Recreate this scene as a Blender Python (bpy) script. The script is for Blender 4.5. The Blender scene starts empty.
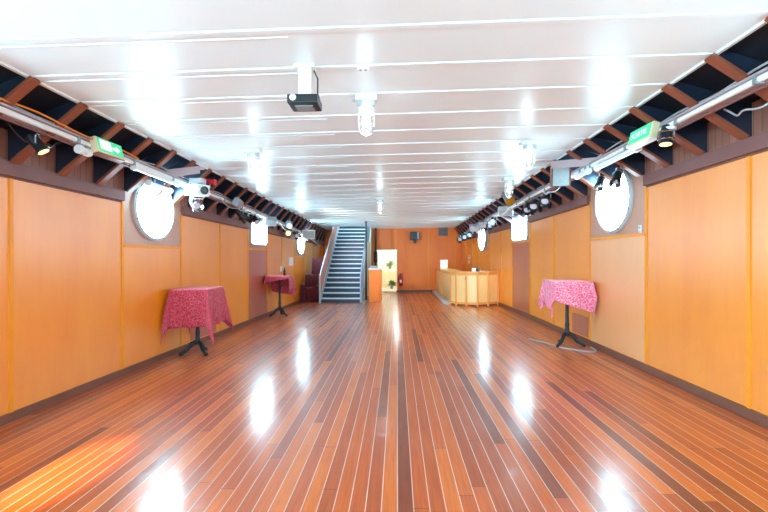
import bpy, math, random
from mathutils import Vector, Matrix
random.seed(7)
C = bpy.context.scene.collection
U = 1.5            # eye height in metres; the boat's dimensions below are multiples of it
TILT = 0.018       # the old boat lies slightly to one side: floor and ceiling rise towards the right

# ------------------------------------------------------------------ materials
def new_mat(name):
    m = bpy.data.materials.new(name); m.use_nodes = True
    nt = m.node_tree; b = nt.nodes['Principled BSDF']
    return m, nt, b
def srgb(r, g, b):
    f = lambda c: (c/255/12.92) if c/255 <= .04045 else ((c/255+.055)/1.055)**2.4
    return (f(r), f(g), f(b), 1)
def N(nt, t, **kw):
    n = nt.nodes.new(t)
    for k, v in kw.items():
        if k in n.inputs: n.inputs[k].default_value = v
        else: setattr(n, k, v)
    return n
def plain(name, col, rough=.5, metal=0, noise=.0, scale=8, spec=.5, coat=0):
    m, nt, b = new_mat(name)
    b.inputs['Roughness'].default_value = rough; b.inputs['Metallic'].default_value = metal
    b.inputs['Specular IOR Level'].default_value = spec
    b.inputs['Coat Weight'].default_value = coat
    if noise:
        tc = N(nt, 'ShaderNodeTexCoord'); nz = N(nt, 'ShaderNodeTexNoise', Scale=scale, Detail=4.0)
        nt.links.new(tc.outputs['Object'], nz.inputs['Vector'])
        mx = N(nt, 'ShaderNodeMix', data_type='RGBA')
        mx.inputs[6].default_value = tuple(c*(1-noise) for c in col[:3])+(1,)
        mx.inputs[7].default_value = tuple(min(1, c*(1+noise)) for c in col[:3])+(1,)
        nt.links.new(nz.outputs['Fac'], mx.inputs[0]); nt.links.new(mx.outputs[2], b.inputs['Base Color'])
    else:
        b.inputs['Base Color'].default_value = col
    return m
def emit(name, col, s):
    m, nt, b = new_mat(name)
    b.inputs['Base Color'].default_value = col
    b.inputs['Emission Color'].default_value = col; b.inputs['Emission Strength'].default_value = s
    return m
def veneer(name, c1, c2, rough=.38, coat=1.0, sc=(1.2, 1.2, .35)):
    """varnished plywood: faint tall grain and cloudy patches"""
    m, nt, b = new_mat(name)
    tc = N(nt, 'ShaderNodeTexCoord'); mp = N(nt, 'ShaderNodeMapping')
    mp.inputs['Scale'].default_value = sc
    nt.links.new(tc.outputs['Object'], mp.inputs['Vector'])
    nz = N(nt, 'ShaderNodeTexNoise', Scale=1.6, Detail=6.0, Roughness=.6)
    nt.links.new(mp.outputs['Vector'], nz.inputs['Vector'])
    mp2 = N(nt, 'ShaderNodeMapping'); mp2.inputs['Scale'].default_value = (14, 14, .7)
    nt.links.new(tc.outputs['Object'], mp2.inputs['Vector'])
    n2 = N(nt, 'ShaderNodeTexNoise', Scale=3.0, Detail=5.0)
    nt.links.new(mp2.outputs['Vector'], n2.inputs['Vector'])
    ad = N(nt, 'ShaderNodeMath', operation='MULTIPLY_ADD'); ad.inputs[1].default_value = .35
    nt.links.new(n2.outputs['Fac'], ad.inputs[0]); nt.links.new(nz.outputs['Fac'], ad.inputs[2])
    rp = N(nt, 'ShaderNodeValToRGB')
    rp.color_ramp.elements[0].position = .42; rp.color_ramp.elements[0].color = c1
    rp.color_ramp.elements[1].position = .92; rp.color_ramp.elements[1].color = c2
    nt.links.new(ad.outputs[0], rp.inputs['Fac']); nt.links.new(rp.outputs['Color'], b.inputs['Base Color'])
    b.inputs['Roughness'].default_value = rough
    b.inputs['Coat Weight'].default_value = coat; b.inputs['Coat Roughness'].default_value = .34; b.inputs['Coat IOR'].default_value = 1.75
    return m

M = {}
M['panel'] = veneer('orange_veneer', srgb(244, 132, 6), srgb(252, 152, 12))
M['panel_pale'] = veneer('pale_veneer', srgb(240, 156, 92), srgb(248, 174, 112))
M['panel_mauve'] = veneer('mauve_board', srgb(176, 80, 52), srgb(190, 98, 68), rough=.5)
M['bay'] = veneer('bay_board', srgb(184, 116, 86), srgb(200, 136, 106), rough=.5)
M['back'] = veneer('back_veneer', srgb(240, 112, 14), srgb(250, 136, 24), rough=.5, coat=.15)
M['batten'] = plain('batten_wood', srgb(246, 152, 34), .4, noise=.08)
M['fascia'] = plain('fascia_wood', srgb(128, 82, 78), .5, noise=.15, scale=5)
M['cap'] = plain('frame_cap_wood', srgb(142, 78, 56), .42, noise=.22, scale=6)
M['web'] = plain('frame_steel', srgb(34, 42, 58), .3, noise=.2)
M['webpale'] = plain('pale_bracket_paint', srgb(172, 186, 198), .45, noise=.1)
M['hull'] = plain('hull_plate', srgb(24, 29, 40), .45, noise=.3, scale=3)
M['skirt'] = plain('baseboard_wood', srgb(122, 72, 56), .4, noise=.2, scale=6)
M['white'] = plain('white_metal', srgb(232, 232, 230), .35, noise=.04)
M['whiteplastic'] = plain('white_plastic', srgb(238, 238, 234), .4)
M['cream'] = plain('cream_paint', srgb(232, 212, 170), .5, noise=.05)
M['grey'] = plain('grey_metal', srgb(150, 154, 158), .4, metal=.3, noise=.1)
M['lightgrey'] = plain('light_grey_paint', srgb(188, 190, 192), .45, noise=.08)
M['mauvegrey'] = plain('mauve_grey_tray', srgb(178, 156, 160), .5, noise=.08)
M['pinkboard'] = plain('pinkish_board', srgb(206, 176, 172), .5, noise=.06)
M['black'] = plain('black_plastic', srgb(26, 26, 30), .35, noise=.15)
M['iron'] = plain('cast_iron', srgb(44, 50, 58), .38, metal=.5, noise=.2)
M['chrome'] = plain('worn_chrome', srgb(200, 204, 208), .2, metal=1.0)
M['orangecable'] = plain('orange_rubber', srgb(230, 130, 40), .5)
M['greycable'] = plain('grey_rubber', srgb(170, 170, 172), .5)
M['red'] = plain('red_paint', srgb(206, 30, 38), .35, noise=.05)
M['amber'] = plain('amber_gel', srgb(206, 140, 20), .25)
M['lens'] = plain('lens_glass', srgb(225, 225, 235), .08, spec=.8)
M['warmlens'] = emit('warm_lit_lens', srgb(255, 205, 130), 2.2)
M['signgreen'] = emit('sign_green', srgb(60, 196, 140), .55)
M['signwhite'] = emit('sign_white', srgb(236, 244, 236), .55)
M['pane'] = emit('daylit_pane', (.46, .83, 1, 1), 44.0)
M['pane_fill'] = emit('added_fill_pane', (.46, .83, 1, 1), 320.0)  # pane of an unseen porthole, added to brighten the right wall
M['pane_shade'] = emit('shaded_daylit_pane', (.46, .83, 1, 1), 28.0)
M['bulb'] = emit('lit_bulb', srgb(255, 250, 240), 3.0)
M['bar'] = veneer('blond_plywood', srgb(244, 194, 118), srgb(252, 212, 142), rough=.45)
M['bartrim'] = plain('bar_edge_wood', srgb(236, 164, 84), .35, noise=.1)
M['paper'] = plain('paper', srgb(236, 228, 212), .7)
M['beige'] = plain('beige_paper', srgb(232, 186, 140), .7)
M['burg'] = plain('burgundy_velvet', srgb(84, 4, 22), .75, noise=.35, scale=9)
M['step'] = plain('stair_steel', srgb(48, 60, 80), .36, metal=.35, noise=.15)
M['nosing'] = plain('stair_nosing', srgb(220, 226, 232), .3, noise=.05)
M['railpink'] = plain('rail_mesh_rust', srgb(206, 124, 104), .5, noise=.12)
M['bluesteel'] = plain('blue_grey_steel', srgb(150, 168, 196), .4, noise=.1)
M['grille'] = plain('speaker_grille', srgb(150, 156, 156), .5, noise=.2, scale=30)
M['leaf'] = plain('leaf_green', srgb(110, 140, 80), .5, noise=.3, scale=6)
M['roomwhite'] = plain('white_room', srgb(236, 238, 226), .6)
M['tile'] = plain('pale_tile', srgb(214, 210, 196), .4, noise=.05)

def board_mat():
    m, nt, b = new_mat('tongue_and_groove')
    tc = N(nt, 'ShaderNodeTexCoord'); sp = N(nt, 'ShaderNodeSeparateXYZ')
    nt.links.new(tc.outputs['Object'], sp.inputs[0])
    mul = N(nt, 'ShaderNodeMath', operation='MULTIPLY'); mul.inputs[1].default_value = 1/.085
    nt.links.new(sp.outputs['Y'], mul.inputs[0])
    fl = N(nt, 'ShaderNodeMath', operation='FLOOR'); nt.links.new(mul.outputs[0], fl.inputs[0])
    fr = N(nt, 'ShaderNodeMath', operation='FRACT'); nt.links.new(mul.outputs[0], fr.inputs[0])
    wn = N(nt, 'ShaderNodeTexWhiteNoise', noise_dimensions='1D'); nt.links.new(fl.outputs[0], wn.inputs['W'])
    rp = N(nt, 'ShaderNodeValToRGB')
    rp.color_ramp.elements[0].color = srgb(146, 92, 78); rp.color_ramp.elements[1].color = srgb(176, 118, 100)
    nt.links.new(wn.outputs['Value'], rp.inputs['Fac'])
    lt = N(nt, 'ShaderNodeMath', operation='LESS_THAN'); lt.inputs[1].default_value = .06
    nt.links.new(fr.outputs[0], lt.inputs[0])
    mx = N(nt, 'ShaderNodeMix', data_type='RGBA'); mx.inputs[7].default_value = srgb(80, 46, 40)
    nt.links.new(lt.outputs[0], mx.inputs[0]); nt.links.new(rp.outputs['Color'], mx.inputs[6])
    nt.links.new(mx.outputs[2], b.inputs['Base Color']); b.inputs['Roughness'].default_value = .5
    return m
M['boards'] = board_mat()

def floor_mat():
    m, nt, b = new_mat('deck_planks')
    L = nt.links.new
    tc = N(nt, 'ShaderNodeTexCoord'); sp = N(nt, 'ShaderNodeSeparateXYZ'); L(tc.outputs['Object'], sp.inputs[0])
    def math_(op, a, bb=None, c=None):
        n = N(nt, 'ShaderNodeMath', operation=op)
        for i, v in enumerate((a, bb, c)):
            if v is None: continue
            if isinstance(v, (int, float)): n.inputs[i].default_value = v
            else: L(v, n.inputs[i])
        return n.outputs[0]
    w = .0962
    px = math_('MULTIPLY', sp.outputs['X'], 1/w)
    idx = math_('FLOOR', px); fx = math_('FRACT', px)
    wn = N(nt, 'ShaderNodeTexWhiteNoise', noise_dimensions='1D'); L(idx, wn.inputs['W'])
    yy = math_('MULTIPLY_ADD', sp.outputs['Y'], 1/2.6, math_('MULTIPLY', wn.outputs['Value'], 7.3))
    seg = math_('FLOOR', yy); fy = math_('FRACT', yy)
    cv = N(nt, 'ShaderNodeCombineXYZ'); L(idx, cv.inputs[0]); L(seg, cv.inputs[1])
    w2 = N(nt, 'ShaderNodeTexWhiteNoise', noise_dimensions='2D'); L(cv.outputs[0], w2.inputs['Vector'])
    rp = N(nt, 'ShaderNodeValToRGB')
    e = rp.color_ramp.elements
    e[0].position = 0; e[0].color = srgb(124, 48, 18)
    e[1].position = 1; e[1].color = srgb(214, 104, 28)
    x = e.new(.1); x.color = srgb(162, 66, 16)
    x = e.new(.6); x.color = srgb(192, 82, 18)
    L(w2.outputs['Value'], rp.inputs['Fac'])
    # grain
    mp = N(nt, 'ShaderNodeMapping'); mp.inputs['Scale'].default_value = (38, 1.6, 1); L(tc.outputs['Object'], mp.inputs['Vector'])
    gr = N(nt, 'ShaderNodeTexNoise', Scale=1.5, Detail=6.0, Roughness=.65); L(mp.outputs['Vector'], gr.inputs['Vector'])
    mg = N(nt, 'ShaderNodeMix', data_type='RGBA', blend_type='MULTIPLY')
    gv = N(nt, 'ShaderNodeMapRange'); gv.inputs['From Min'].default_value = .3; gv.inputs['From Max'].default_value = .7
    gv.inputs['To Min'].default_value = .72; gv.inputs['To Max'].default_value = 1.12
    L(gr.outputs['Fac'], gv.inputs['Value'])
    cg = N(nt, 'ShaderNodeCombineColor')
    for i in range(3): L(gv.outputs[0], cg.inputs[i])
    mg.inputs[0].default_value = 1; L(rp.outputs['Color'], mg.inputs[6]); L(cg.outputs[0], mg.inputs[7])
    # wear: worn pale scuffs where the varnish has gone
    wr = N(nt, 'ShaderNodeTexNoise', Scale=1.1, Detail=5.0, Roughness=.55)
    mp3 = N(nt, 'ShaderNodeMapping'); mp3.inputs['Scale'].default_value = (1.5, .8, 1); L(tc.outputs['Object'], mp3.inputs['Vector'])
    L(mp3.outputs['Vector'], wr.inputs['Vector'])
    wv = N(nt, 'ShaderNodeMapRange'); wv.inputs['From Min'].default_value = .5; wv.inputs['From Max'].default_value = .75
    L(wr.outputs['Fac'], wv.inputs['Value'])
    mw = N(nt, 'ShaderNodeMix', data_type='RGBA'); mw.inputs[7].default_value = srgb(196, 150, 132)
    L(math_('MULTIPLY', wv.outputs[0], .12), mw.inputs[0]); L(mg.outputs[2], mw.inputs[6])
    # caulked seams
    sx = math_('LESS_THAN', fx, .062)
    sy = math_('LESS_THAN', fy, .0022)
    ms = N(nt, 'ShaderNodeMix', data_type='RGBA'); ms.inputs[7].default_value = srgb(206, 178, 164)
    L(math_('MULTIPLY', sx, .9), ms.inputs[0]); L(mw.outputs[2], ms.inputs[6])
    m2 = N(nt, 'ShaderNodeMix', data_type='RGBA'); m2.inputs[7].default_value = srgb(70, 34, 24)
    L(math_('MULTIPLY', sy, .8), m2.inputs[0]); L(ms.outputs[2], m2.inputs[6])
    L(m2.outputs[2], b.inputs['Base Color'])
    sc = N(nt, 'ShaderNodeTexNoise', Scale=6.0, Detail=3.0, Roughness=.5)
    mp4 = N(nt, 'ShaderNodeMapping'); mp4.inputs['Scale'].default_value = (1.6, .7, 1); L(tc.outputs['Object'], mp4.inputs['Vector'])
    L(mp4.outputs['Vector'], sc.inputs['Vector'])
    rr = N(nt, 'ShaderNodeMapRange'); rr.inputs['To Min'].default_value = .15; rr.inputs['To Max'].default_value = .265
    rr.inputs['From Min'].default_value = .35; rr.inputs['From Max'].default_value = .7
    L(sc.outputs['Fac'], rr.inputs['Value']); L(rr.outputs[0], b.inputs['Coat Roughness'])
    b.inputs['Roughness'].default_value = .42; b.inputs['Specular IOR Level'].default_value = .3
    b.inputs['Coat Weight'].default_value = .9; b.inputs['Coat IOR'].default_value = 1.5
    bp = N(nt, 'ShaderNodeBump', Strength=.25, Distance=.004)
    hh = math_('ADD', gr.outputs['Fac'], math_('MULTIPLY', sx, -.6))
    L(hh, bp.inputs['Height']); L(bp.outputs[0], b.inputs['Normal'])
    return m
M['floor'] = floor_mat()

def ceiling_mat():
    m, nt, b = new_mat('white_gloss_paint')
    tc = N(nt, 'ShaderNodeTexCoord'); nz = N(nt, 'ShaderNodeTexNoise', Scale=.9, Detail=5.0)
    nt.links.new(tc.outputs['Object'], nz.inputs['Vector'])
    mx = N(nt, 'ShaderNodeMix', data_type='RGBA'); mx.inputs[6].default_value = srgb(226, 235, 237); mx.inputs[7].default_value = srgb(235, 243, 245)
    nt.links.new(nz.outputs['Fac'], mx.inputs[0]); nt.links.new(mx.outputs[2], b.inputs['Base Color'])
    b.inputs['Roughness'].default_value = .3
    bp = N(nt, 'ShaderNodeBump', Strength=.12, Distance=.02); nt.links.new(nz.outputs['Fac'], bp.inputs['Height'])
    nt.links.new(bp.outputs[0], b.inputs['Normal'])
    return m
M['ceiling'] = ceiling_mat()

def cloth_mat(name, base, fig):
    m, nt, b = new_mat(name); L = nt.links.new
    tc = N(nt, 'ShaderNodeTexCoord')
    nz = N(nt, 'ShaderNodeTexNoise', Scale=9.0, Detail=3.0); L(tc.outputs['UV'], nz.inputs['Vector'])
    md = N(nt, 'ShaderNodeMix', data_type='VECTOR'); md.inputs[0].default_value = .12
    L(tc.outputs['UV'], md.inputs[4]); L(nz.outputs['Color'], md.inputs[5])
    vo = N(nt, 'ShaderNodeTexVoronoi', Scale=27.0, feature='DISTANCE_TO_EDGE'); L(md.outputs[1], vo.inputs['Vector'])
    rp = N(nt, 'ShaderNodeValToRGB')
    rp.color_ramp.elements[0].position = .035; rp.color_ramp.elements[0].color = fig
    rp.color_ramp.elements[1].position = .11; rp.color_ramp.elements[1].color = base
    L(vo.outputs['Distance'], rp.inputs['Fac']); L(rp.outputs['Color'], b.inputs['Base Color'])
    b.inputs['Roughness'].default_value = .65; b.inputs['Sheen Weight'].default_value = .2
    return m
M['cloth'] = cloth_mat('rose_brocade', srgb(180, 22, 52), srgb(216, 92, 112))
M['cloth_lit'] = cloth_mat('lit_rose_brocade', srgb(242, 92, 134), srgb(252, 184, 200))  # the rose brocade again, with window light put into its paler pink

def jar_mat():
    m, nt, b = new_mat('clear_lamp_jar'); L = nt.links.new
    out = nt.nodes['Material Output']
    tr = N(nt, 'ShaderNodeBsdfTransparent'); gl = N(nt, 'ShaderNodeBsdfGlossy', Roughness=.08)
    tr.inputs[0].default_value = (.9, .91, .92, 1)
    mx = N(nt, 'ShaderNodeMixShader'); mx.inputs[0].default_value = .18
    L(tr.outputs[0], mx.inputs[1]); L(gl.outputs[0], mx.inputs[2]); L(mx.outputs[0], out.inputs['Surface'])
    return m
M['jar'] = jar_mat()

# ------------------------------------------------------------------ mesh builder
class MB:
    def __init__(s): s.v = []; s.f = []; s.m = []; s.uv = None
    def add(s, vs, fs, mi=0):
        o = len(s.v); s.v += [tuple(p) for p in vs]
        for f in fs: s.f.append(tuple(i+o for i in f)); s.m.append(mi)
        return s
    def hexa(s, p, mi=0):      # p: 4 bottom, 4 top
        return s.add(p, [(0,3,2,1),(4,5,6,7),(0,1,5,4),(1,2,6,5),(2,3,7,6),(3,0,4,7)], mi)
    def box(s, c, d, mat=None, mi=0):
        x, y, z = (k/2 for k in d)
        p = [Vector(q) for q in [(-x,-y,-z),(x,-y,-z),(x,y,-z),(-x,y,-z),(-x,-y,z),(x,-y,z),(x,y,z),(-x,y,z)]]
        if mat is not None: p = [mat @ q for q in p]
        c = Vector(c)
        return s.hexa([q+c for q in p], mi)
    def prism(s, A, B, mi=0):  # two matching polygons
        n = len(A)
        fs = [tuple(range(n-1, -1, -1)), tuple(range(n, 2*n))]
        fs += [(i, (i+1) % n, n+(i+1) % n, n+i) for i in range(n)]
        return s.add(list(A)+list(B), fs, mi)
    def tube(s, pts, r, n=10, mi=0, cap=True):
        pts = [Vector(p) for p in pts]; rs = r if isinstance(r, (list, tuple)) else [r]*len(pts)
        vs = []; up = Vector((0, 0, 1))
        for i, p in enumerate(pts):
            t = (pts[min(i+1, len(pts)-1)]-pts[max(i-1, 0)])
            if t.length < 1e-9: t = Vector((0, 0, 1))
            t.normalize()
            a = t.cross(up if abs(t.z) < .95 else Vector((1, 0, 0))).normalized(); b = t.cross(a)
            for k in range(n):
                g = 2*math.pi*k/n; vs.append(p+(a*math.cos(g)+b*math.sin(g))*rs[i])
        fs = []
        for i in range(len(pts)-1):
            for k in range(n):
                fs.append((i*n+k, i*n+(k+1) % n, (i+1)*n+(k+1) % n, (i+1)*n+k))
        if cap: fs += [tuple(range(n-1, -1, -1)), tuple(range((len(pts)-1)*n, len(pts)*n))]
        return s.add(vs, fs, mi)
    def lathe(s, prof, mat, n=20, mi=0):   # prof: (r, z) along +z of mat
        vs = []; fs = []
        for r, z in prof:
            for k in range(n):
                g = 2*math.pi*k/n; vs.append(mat @ Vector((r*math.cos(g), r*math.sin(g), z)))
        for i in range(len(prof)-1):
            for k in range(n):
                fs.append((i*n+k, i*n+(k+1) % n, (i+1)*n+(k+1) % n, (i+1)*n+k))
        fs += [tuple(range(n-1, -1, -1)), tuple(range((len(prof)-1)*n, len(prof)*n))]
        return s.add(vs, fs, mi)
    def build(s, name, mats, parent=None, smooth=False, bevel=0, origin=None):
        me = bpy.data.meshes.new(name)
        o0 = Vector(origin) if origin is not None else Vector((0, 0, 0))
        if parent is not None and origin is None: o0 = Vector((0, 0, 0))
        me.from_pydata([tuple(Vector(p)-o0) for p in s.v], [], s.f)
        mats = mats if isinstance(mats, (list, tuple)) else [mats]
        for k in mats: me.materials.append(M[k])
        for p, mi in zip(me.polygons, s.m): p.material_index = mi; p.use_smooth = smooth
        if s.uv:
            ul = me.uv_layers.new(name='UVMap')
            for lp in me.loops: ul.data[lp.index].uv = s.uv[lp.vertex_index]
        me.update()
        o = bpy.data.objects.new(name, me); C.objects.link(o); o.location = o0
        if parent is not None: o.parent = parent
        if smooth:
            md = o.modifiers.new('edges', 'EDGE_SPLIT'); md.split_angle = math.radians(40)
        if bevel:
            md = o.modifiers.new('bevel', 'BEVEL'); md.width = bevel; md.segments = 2; md.limit_method = 'ANGLE'
        return o
def tag(o, label, cat, group=None):
    o['label'] = label; o['category'] = cat
    if group: o['group'] = group
    return o
def thing(name, label, cat, loc=(0, 0, 0), group=None, rot=(0, 0, 0)):
    o = bpy.data.objects.new(name, None); C.objects.link(o); o.empty_display_size = .1
    o.location = loc; o.rotation_euler = rot
    return tag(o, label, cat, group)
def struct(o): o['kind'] = 'structure'; return o
def copy_tree(o, parent=None):
    c = o.copy(); C.objects.link(c)
    if parent is not None: c.parent = parent
    for ch in list(o.children): copy_tree(ch, c)
    return c
trim_n = [0]
def trim(mb, mat, **kw):
    trim_n[0] += 1
    return struct(mb.build('trim_%d' % trim_n[0], mat, **kw))

# ------------------------------------------------------------------ the boat's lines (multiples of eye height)
def interp(tab, y):
    if y <= tab[0][0]: return tab[0][1]
    for (a, b), (c, d) in zip(tab, tab[1:]):
        if y <= c: return b+(d-b)*(y-a)/(c-a)
    return tab[-1][1]
LW = [(-2, 2.608), (6.5, 2.319), (8.85, 2.24), (11.43, 2.12), (13.2, 2.02)]
RW = [(-2, 2.118), (6.5, 2.10), (8.1, 2.045), (9.35, 1.985), (11.43, 1.84), (13.2, 1.72)]
def WX(s, y): return interp(RW, y) if s > 0 else -interp(LW, y)
EDGE = {1: 1.62, -1: -1.98}
def CE(x, y): return 1.058-.0213*y+TILT*x               # ceiling, above eye level
def FL(x): return -1+TILT*x                             # floor
def FB(s, y): return (.655-.0168*y) if s > 0 else (.555-.0185*y)    # fascia bottom
def RB(s, y): return (.765-.0195*y) if s > 0 else (.645-.0175*y)    # lower end of the frames
def P(x, y, z): return Vector((x*U, y*U, (1+z)*U))
def W(s, y, z, off=0): return P(WX(s, y)-s*off, y, z)
def wbox(mb, s, y0, y1, z0, z1, o0, o1, mi=0):
    f = lambda z, y: z(y) if callable(z) else z
    p = [W(s, y0, f(z0, y0), o0), W(s, y1, f(z0, y1), o0), W(s, y1, f(z0, y1), o1), W(s, y0, f(z0, y0), o1),
         W(s, y0, f(z1, y0), o0), W(s, y1, f(z1, y1), o0), W(s, y1, f(z1, y1), o1), W(s, y0, f(z1, y0), o1)]
    return mb.hexa(p, mi)
Y0, YB, YA = -1.5, 11.43, 13.2          # aft end left open for light, far bulkhead, back of the stairwell
SX0, SX1, SY = -1.80, -.74, 10.6        # stairwell opening

# floor
fm = MB()
for (xa, xb, ya, yb) in ((-2.75, 2.25, Y0, YA),):
    fm.hexa([P(xa, ya, FL(xa)-.05), P(xb, ya, FL(xb)-.05), P(xb, yb, FL(xb)-.05), P(xa, yb, FL(xa)-.05),
             P(xa, ya, FL(xa)), P(xb, ya, FL(xb)), P(xb, yb, FL(xb)), P(xa, yb, FL(xa))])
struct(fm.build('floor', 'floor'))
# ceiling: plates with cross seams at every frame
cm = MB()
def cslab(xa, xb, ya, yb, d0=0.0, d1=.03):
    cm.hexa([P(xa, ya, CE(xa, ya)+d0), P(xb, ya, CE(xb, ya)+d0), P(xb, yb, CE(xb, yb)+d0), P(xa, yb, CE(xa, yb)+d0),
             P(xa, ya, CE(xa, ya)+d1), P(xb, ya, CE(xb, ya)+d1), P(xb, yb, CE(xb, yb)+d1), P(xa, yb, CE(xa, yb)+d1)])
cslab(EDGE[-1], EDGE[1], Y0, SY)
cslab(EDGE[-1], SX0, SY, YB); cslab(SX1, EDGE[1], SY, YB)
DF = .341
FRAMES = [2.11+DF*k for k in range(-8, 28) if 2.11+DF*k < YB-.1]
for y in FRAMES:
    cslab(EDGE[-1], EDGE[1] if y < SY else SX0, y-.014, y+.014, -.006, .0)
    if y >= SY: cslab(SX1, EDGE[1], y-.012, y+.012, -.008, 0)
    if y < SY-.2: cslab(EDGE[-1], -.5, y+.05, y+.056, -.004, .0)
for s in (-1, 1):     # turned-down edge strip
    x = EDGE[s]
    cslab(min(x, x+s*.02), max(x, x+s*.02), Y0, YB, -.012, .03)
struct(cm.build('ceiling', 'ceiling'))

# side walls -------------------------------------------------------------
BAYS = {-1: [(3.46, 4.34), (6.19, 7.0), (8.69, 9.53)], 1: [(3.46, 4.42), (6.40, 7.26), (8.78, 9.67)]}
SILL = {-1: [.108, .135, .03], 1: [.2015, .263, .15]}
def wall(s):
    mb = MB()
    base = 'orange'
    ys = sorted(set([Y0, 0, 2, 5.0, 7.6, 8.1, 10.2, YB, YA] + [v for b in BAYS[s] for v in b]))
    for a, b in zip(ys, ys[1:]):
        bay = next((i for i, q in enumerate(BAYS[s]) if q[0]-1e-6 <= a and b <= q[1]+1e-6), None)
        fl = lambda y: FL(WX(s, y))
        top = lambda y: min(RB(s, y)+.2, CE(EDGE[s], y)+.05)
        if bay is None:
            wbox(mb, s, a, b, fl, lambda y: FB(s, y)+.02, -.05, 0, 0)
            wbox(mb, s, a, b, lambda y: FB(s, y)+.02, top, -.05, 0, 3)
        else:
            wbox(mb, s, a, b, fl, SILL[s][bay], -.05, 0, (1, 2, 0)[bay] if s > 0 else (0, 2, 0)[bay])
            wbox(mb, s, a, b, SILL[s][bay], top, -.05, 0, 4)
    return struct(mb.build('wall_left' if s < 0 else 'wall_right', ['panel', 'panel_pale', 'panel_mauve', 'boards', 'bay']))
for s in (-1, 1):
    wall(s)
    side = 'left' if s < 0 else 'right'
    # dark hull plate behind the frames
    mb = MB()
    ys = [Y0, 0, 2, 4, 5, 6, 7, 8, 9, 10, YB]
    for a, b in zip(ys, ys[1:]):
        q = []
        for y in (a, b):
            xe, xw = EDGE[s]+s*.02, WX(s, y)+s*.02
            zc, zw = CE(EDGE[s], y)+.03, RB(s, y)+.2
            zw = min(zw, zc+.02)
            q.append([P(xe, y, zc), P(xw, y, zw), P(xw, y, zw+.03), P(xe, y, zc+.05)])
        mb.prism(q[0], q[1])
    struct(mb.build('wall_hull_'+side, 'hull'))
    # baseboard
    mb = MB()
    ys = [Y0, 2, 4, 6.5, 8.1 if s > 0 else 8.85]+([] if s > 0 else [YB])
    for a, b in zip(ys, ys[1:]):
        wbox(mb, s, a, b, lambda y: FL(WX(s, y)), lambda y: FL(WX(s, y))+.057, -.005, .018)
    struct(mb.build('baseboard_'+side, 'skirt'))
    # fascia boards between the window bays
    B = BAYS[s]
    for a, b in ((Y0, B[0][0]-.02), (B[0][1]+.02, B[1][0]-.01), (B[1][1]+.02, B[2][0]-.02), (B[2][1]+.02, YB-.02)):
        mb = MB()
        k = max(1, int((b-a)/1.2))
        for i in range(k):
            ya, yb = a+(b-a)*i/k, a+(b-a)*(i+1)/k
            wbox(mb, s, ya, yb, lambda y: FB(s, y), lambda y: min(FB(s, y)+.092, RB(s, y)+.004), -.002, .035)
        trim(mb, 'fascia')
        mb = MB()
        wbox(mb, s, a, b, lambda y: FB(s, y)-.012, lambda y: FB(s, y), -.002, .008)
        trim(mb, 'skirt')
    # battens over the panel joints
    bt = [(2.465, 0), (B[0][0]-.012, 0), (B[0][1]+.012, 0), (5.26 if s < 0 else 5.43, 0), (B[1][0]-.012, 0),
          (B[1][1]+.012, 0), (7.82, 0), (B[2][0]-.012, 0), (B[2][1]+.012, 0), (1.0, 0), (10.3, 0), (11.0, 0)]
    for y, _ in bt:
        if s > 0 and y == 7.82: y = 7.95
        mb = MB(); w = .013 if y < 5 else .017
        wbox(mb, s, y-w, y+w, lambda y: FL(WX(s, y))+.057, lambda y: FB(s, y)-.012, -.002, .008)
        trim(mb, 'batten')
    # window sill rails
    for i, (a, b) in enumerate(B):
        if i == 2: continue
        mb = MB()
        wbox(mb, s, a, b, SILL[s][i]-.022, SILL[s][i]+.004, -.002, .014)
        trim(mb, 'batten')
    # low hatch panel by the tables
    mb = MB(); yc = 4.13 if s < 0 else 4.62
    if s < 0: a, b, z0, z1 = 4.55, 5.15, FL(-2.4)+.075, FL(-2.4)+.24
    else: a, b, z0, z1 = 4.47, 4.86, FL(2.1)+.075, FL(2.1)+.30
    wbox(mb, s, a, b, z0, z1, -.002, .005)
    trim(mb, 'panel_mauve')

# frames: dark steel web with a timber cap ------------------------------------
def frame(s, y):
    xe, xb = EDGE[s], WX(s, y)-s*.035
    ze, zb = CE(xe, y)-.004, RB(s, y)
    xw = WX(s, y)
    t = .006
    zc, zw = CE(EDGE[s], y)+.03, min(RB(s, y)+.2, CE(EDGE[s], y)+.05)
    poly = [(xe+s*.03, ze-.02), (xb, zb), (xw-s*.002, zb), (xw-s*.002, zw-.005), (xe+s*.03, zc-.004)]
    cw = MB().prism([P(x, y-t, z) for x, z in poly], [P(x, y+t, z) for x, z in poly])
    trim_n[0] += 1
    root = struct(cw.build('trim_%d' % trim_n[0], 'web'))
    d = Vector((xb-xe, 0, zb-ze)).normalized(); n = Vector((-d.z, 0, d.x))
    if n.z > 0: n = -n
    n = n*.018
    pts = [(xe-s*.012, ze-.0), (xb, zb), (xb+n.x, zb+n.z), (xe-s*.012+n.x, ze+n.z)]
    w = .028
    MB().prism([P(x, y-w, z) for x, z in pts], [P(x, y+w, z) for x, z in pts]).build('timber_cap', 'cap', root)
for s in (-1, 1):
    for y in FRAMES:
        if y < -.3: continue
        frame(s, y)

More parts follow.
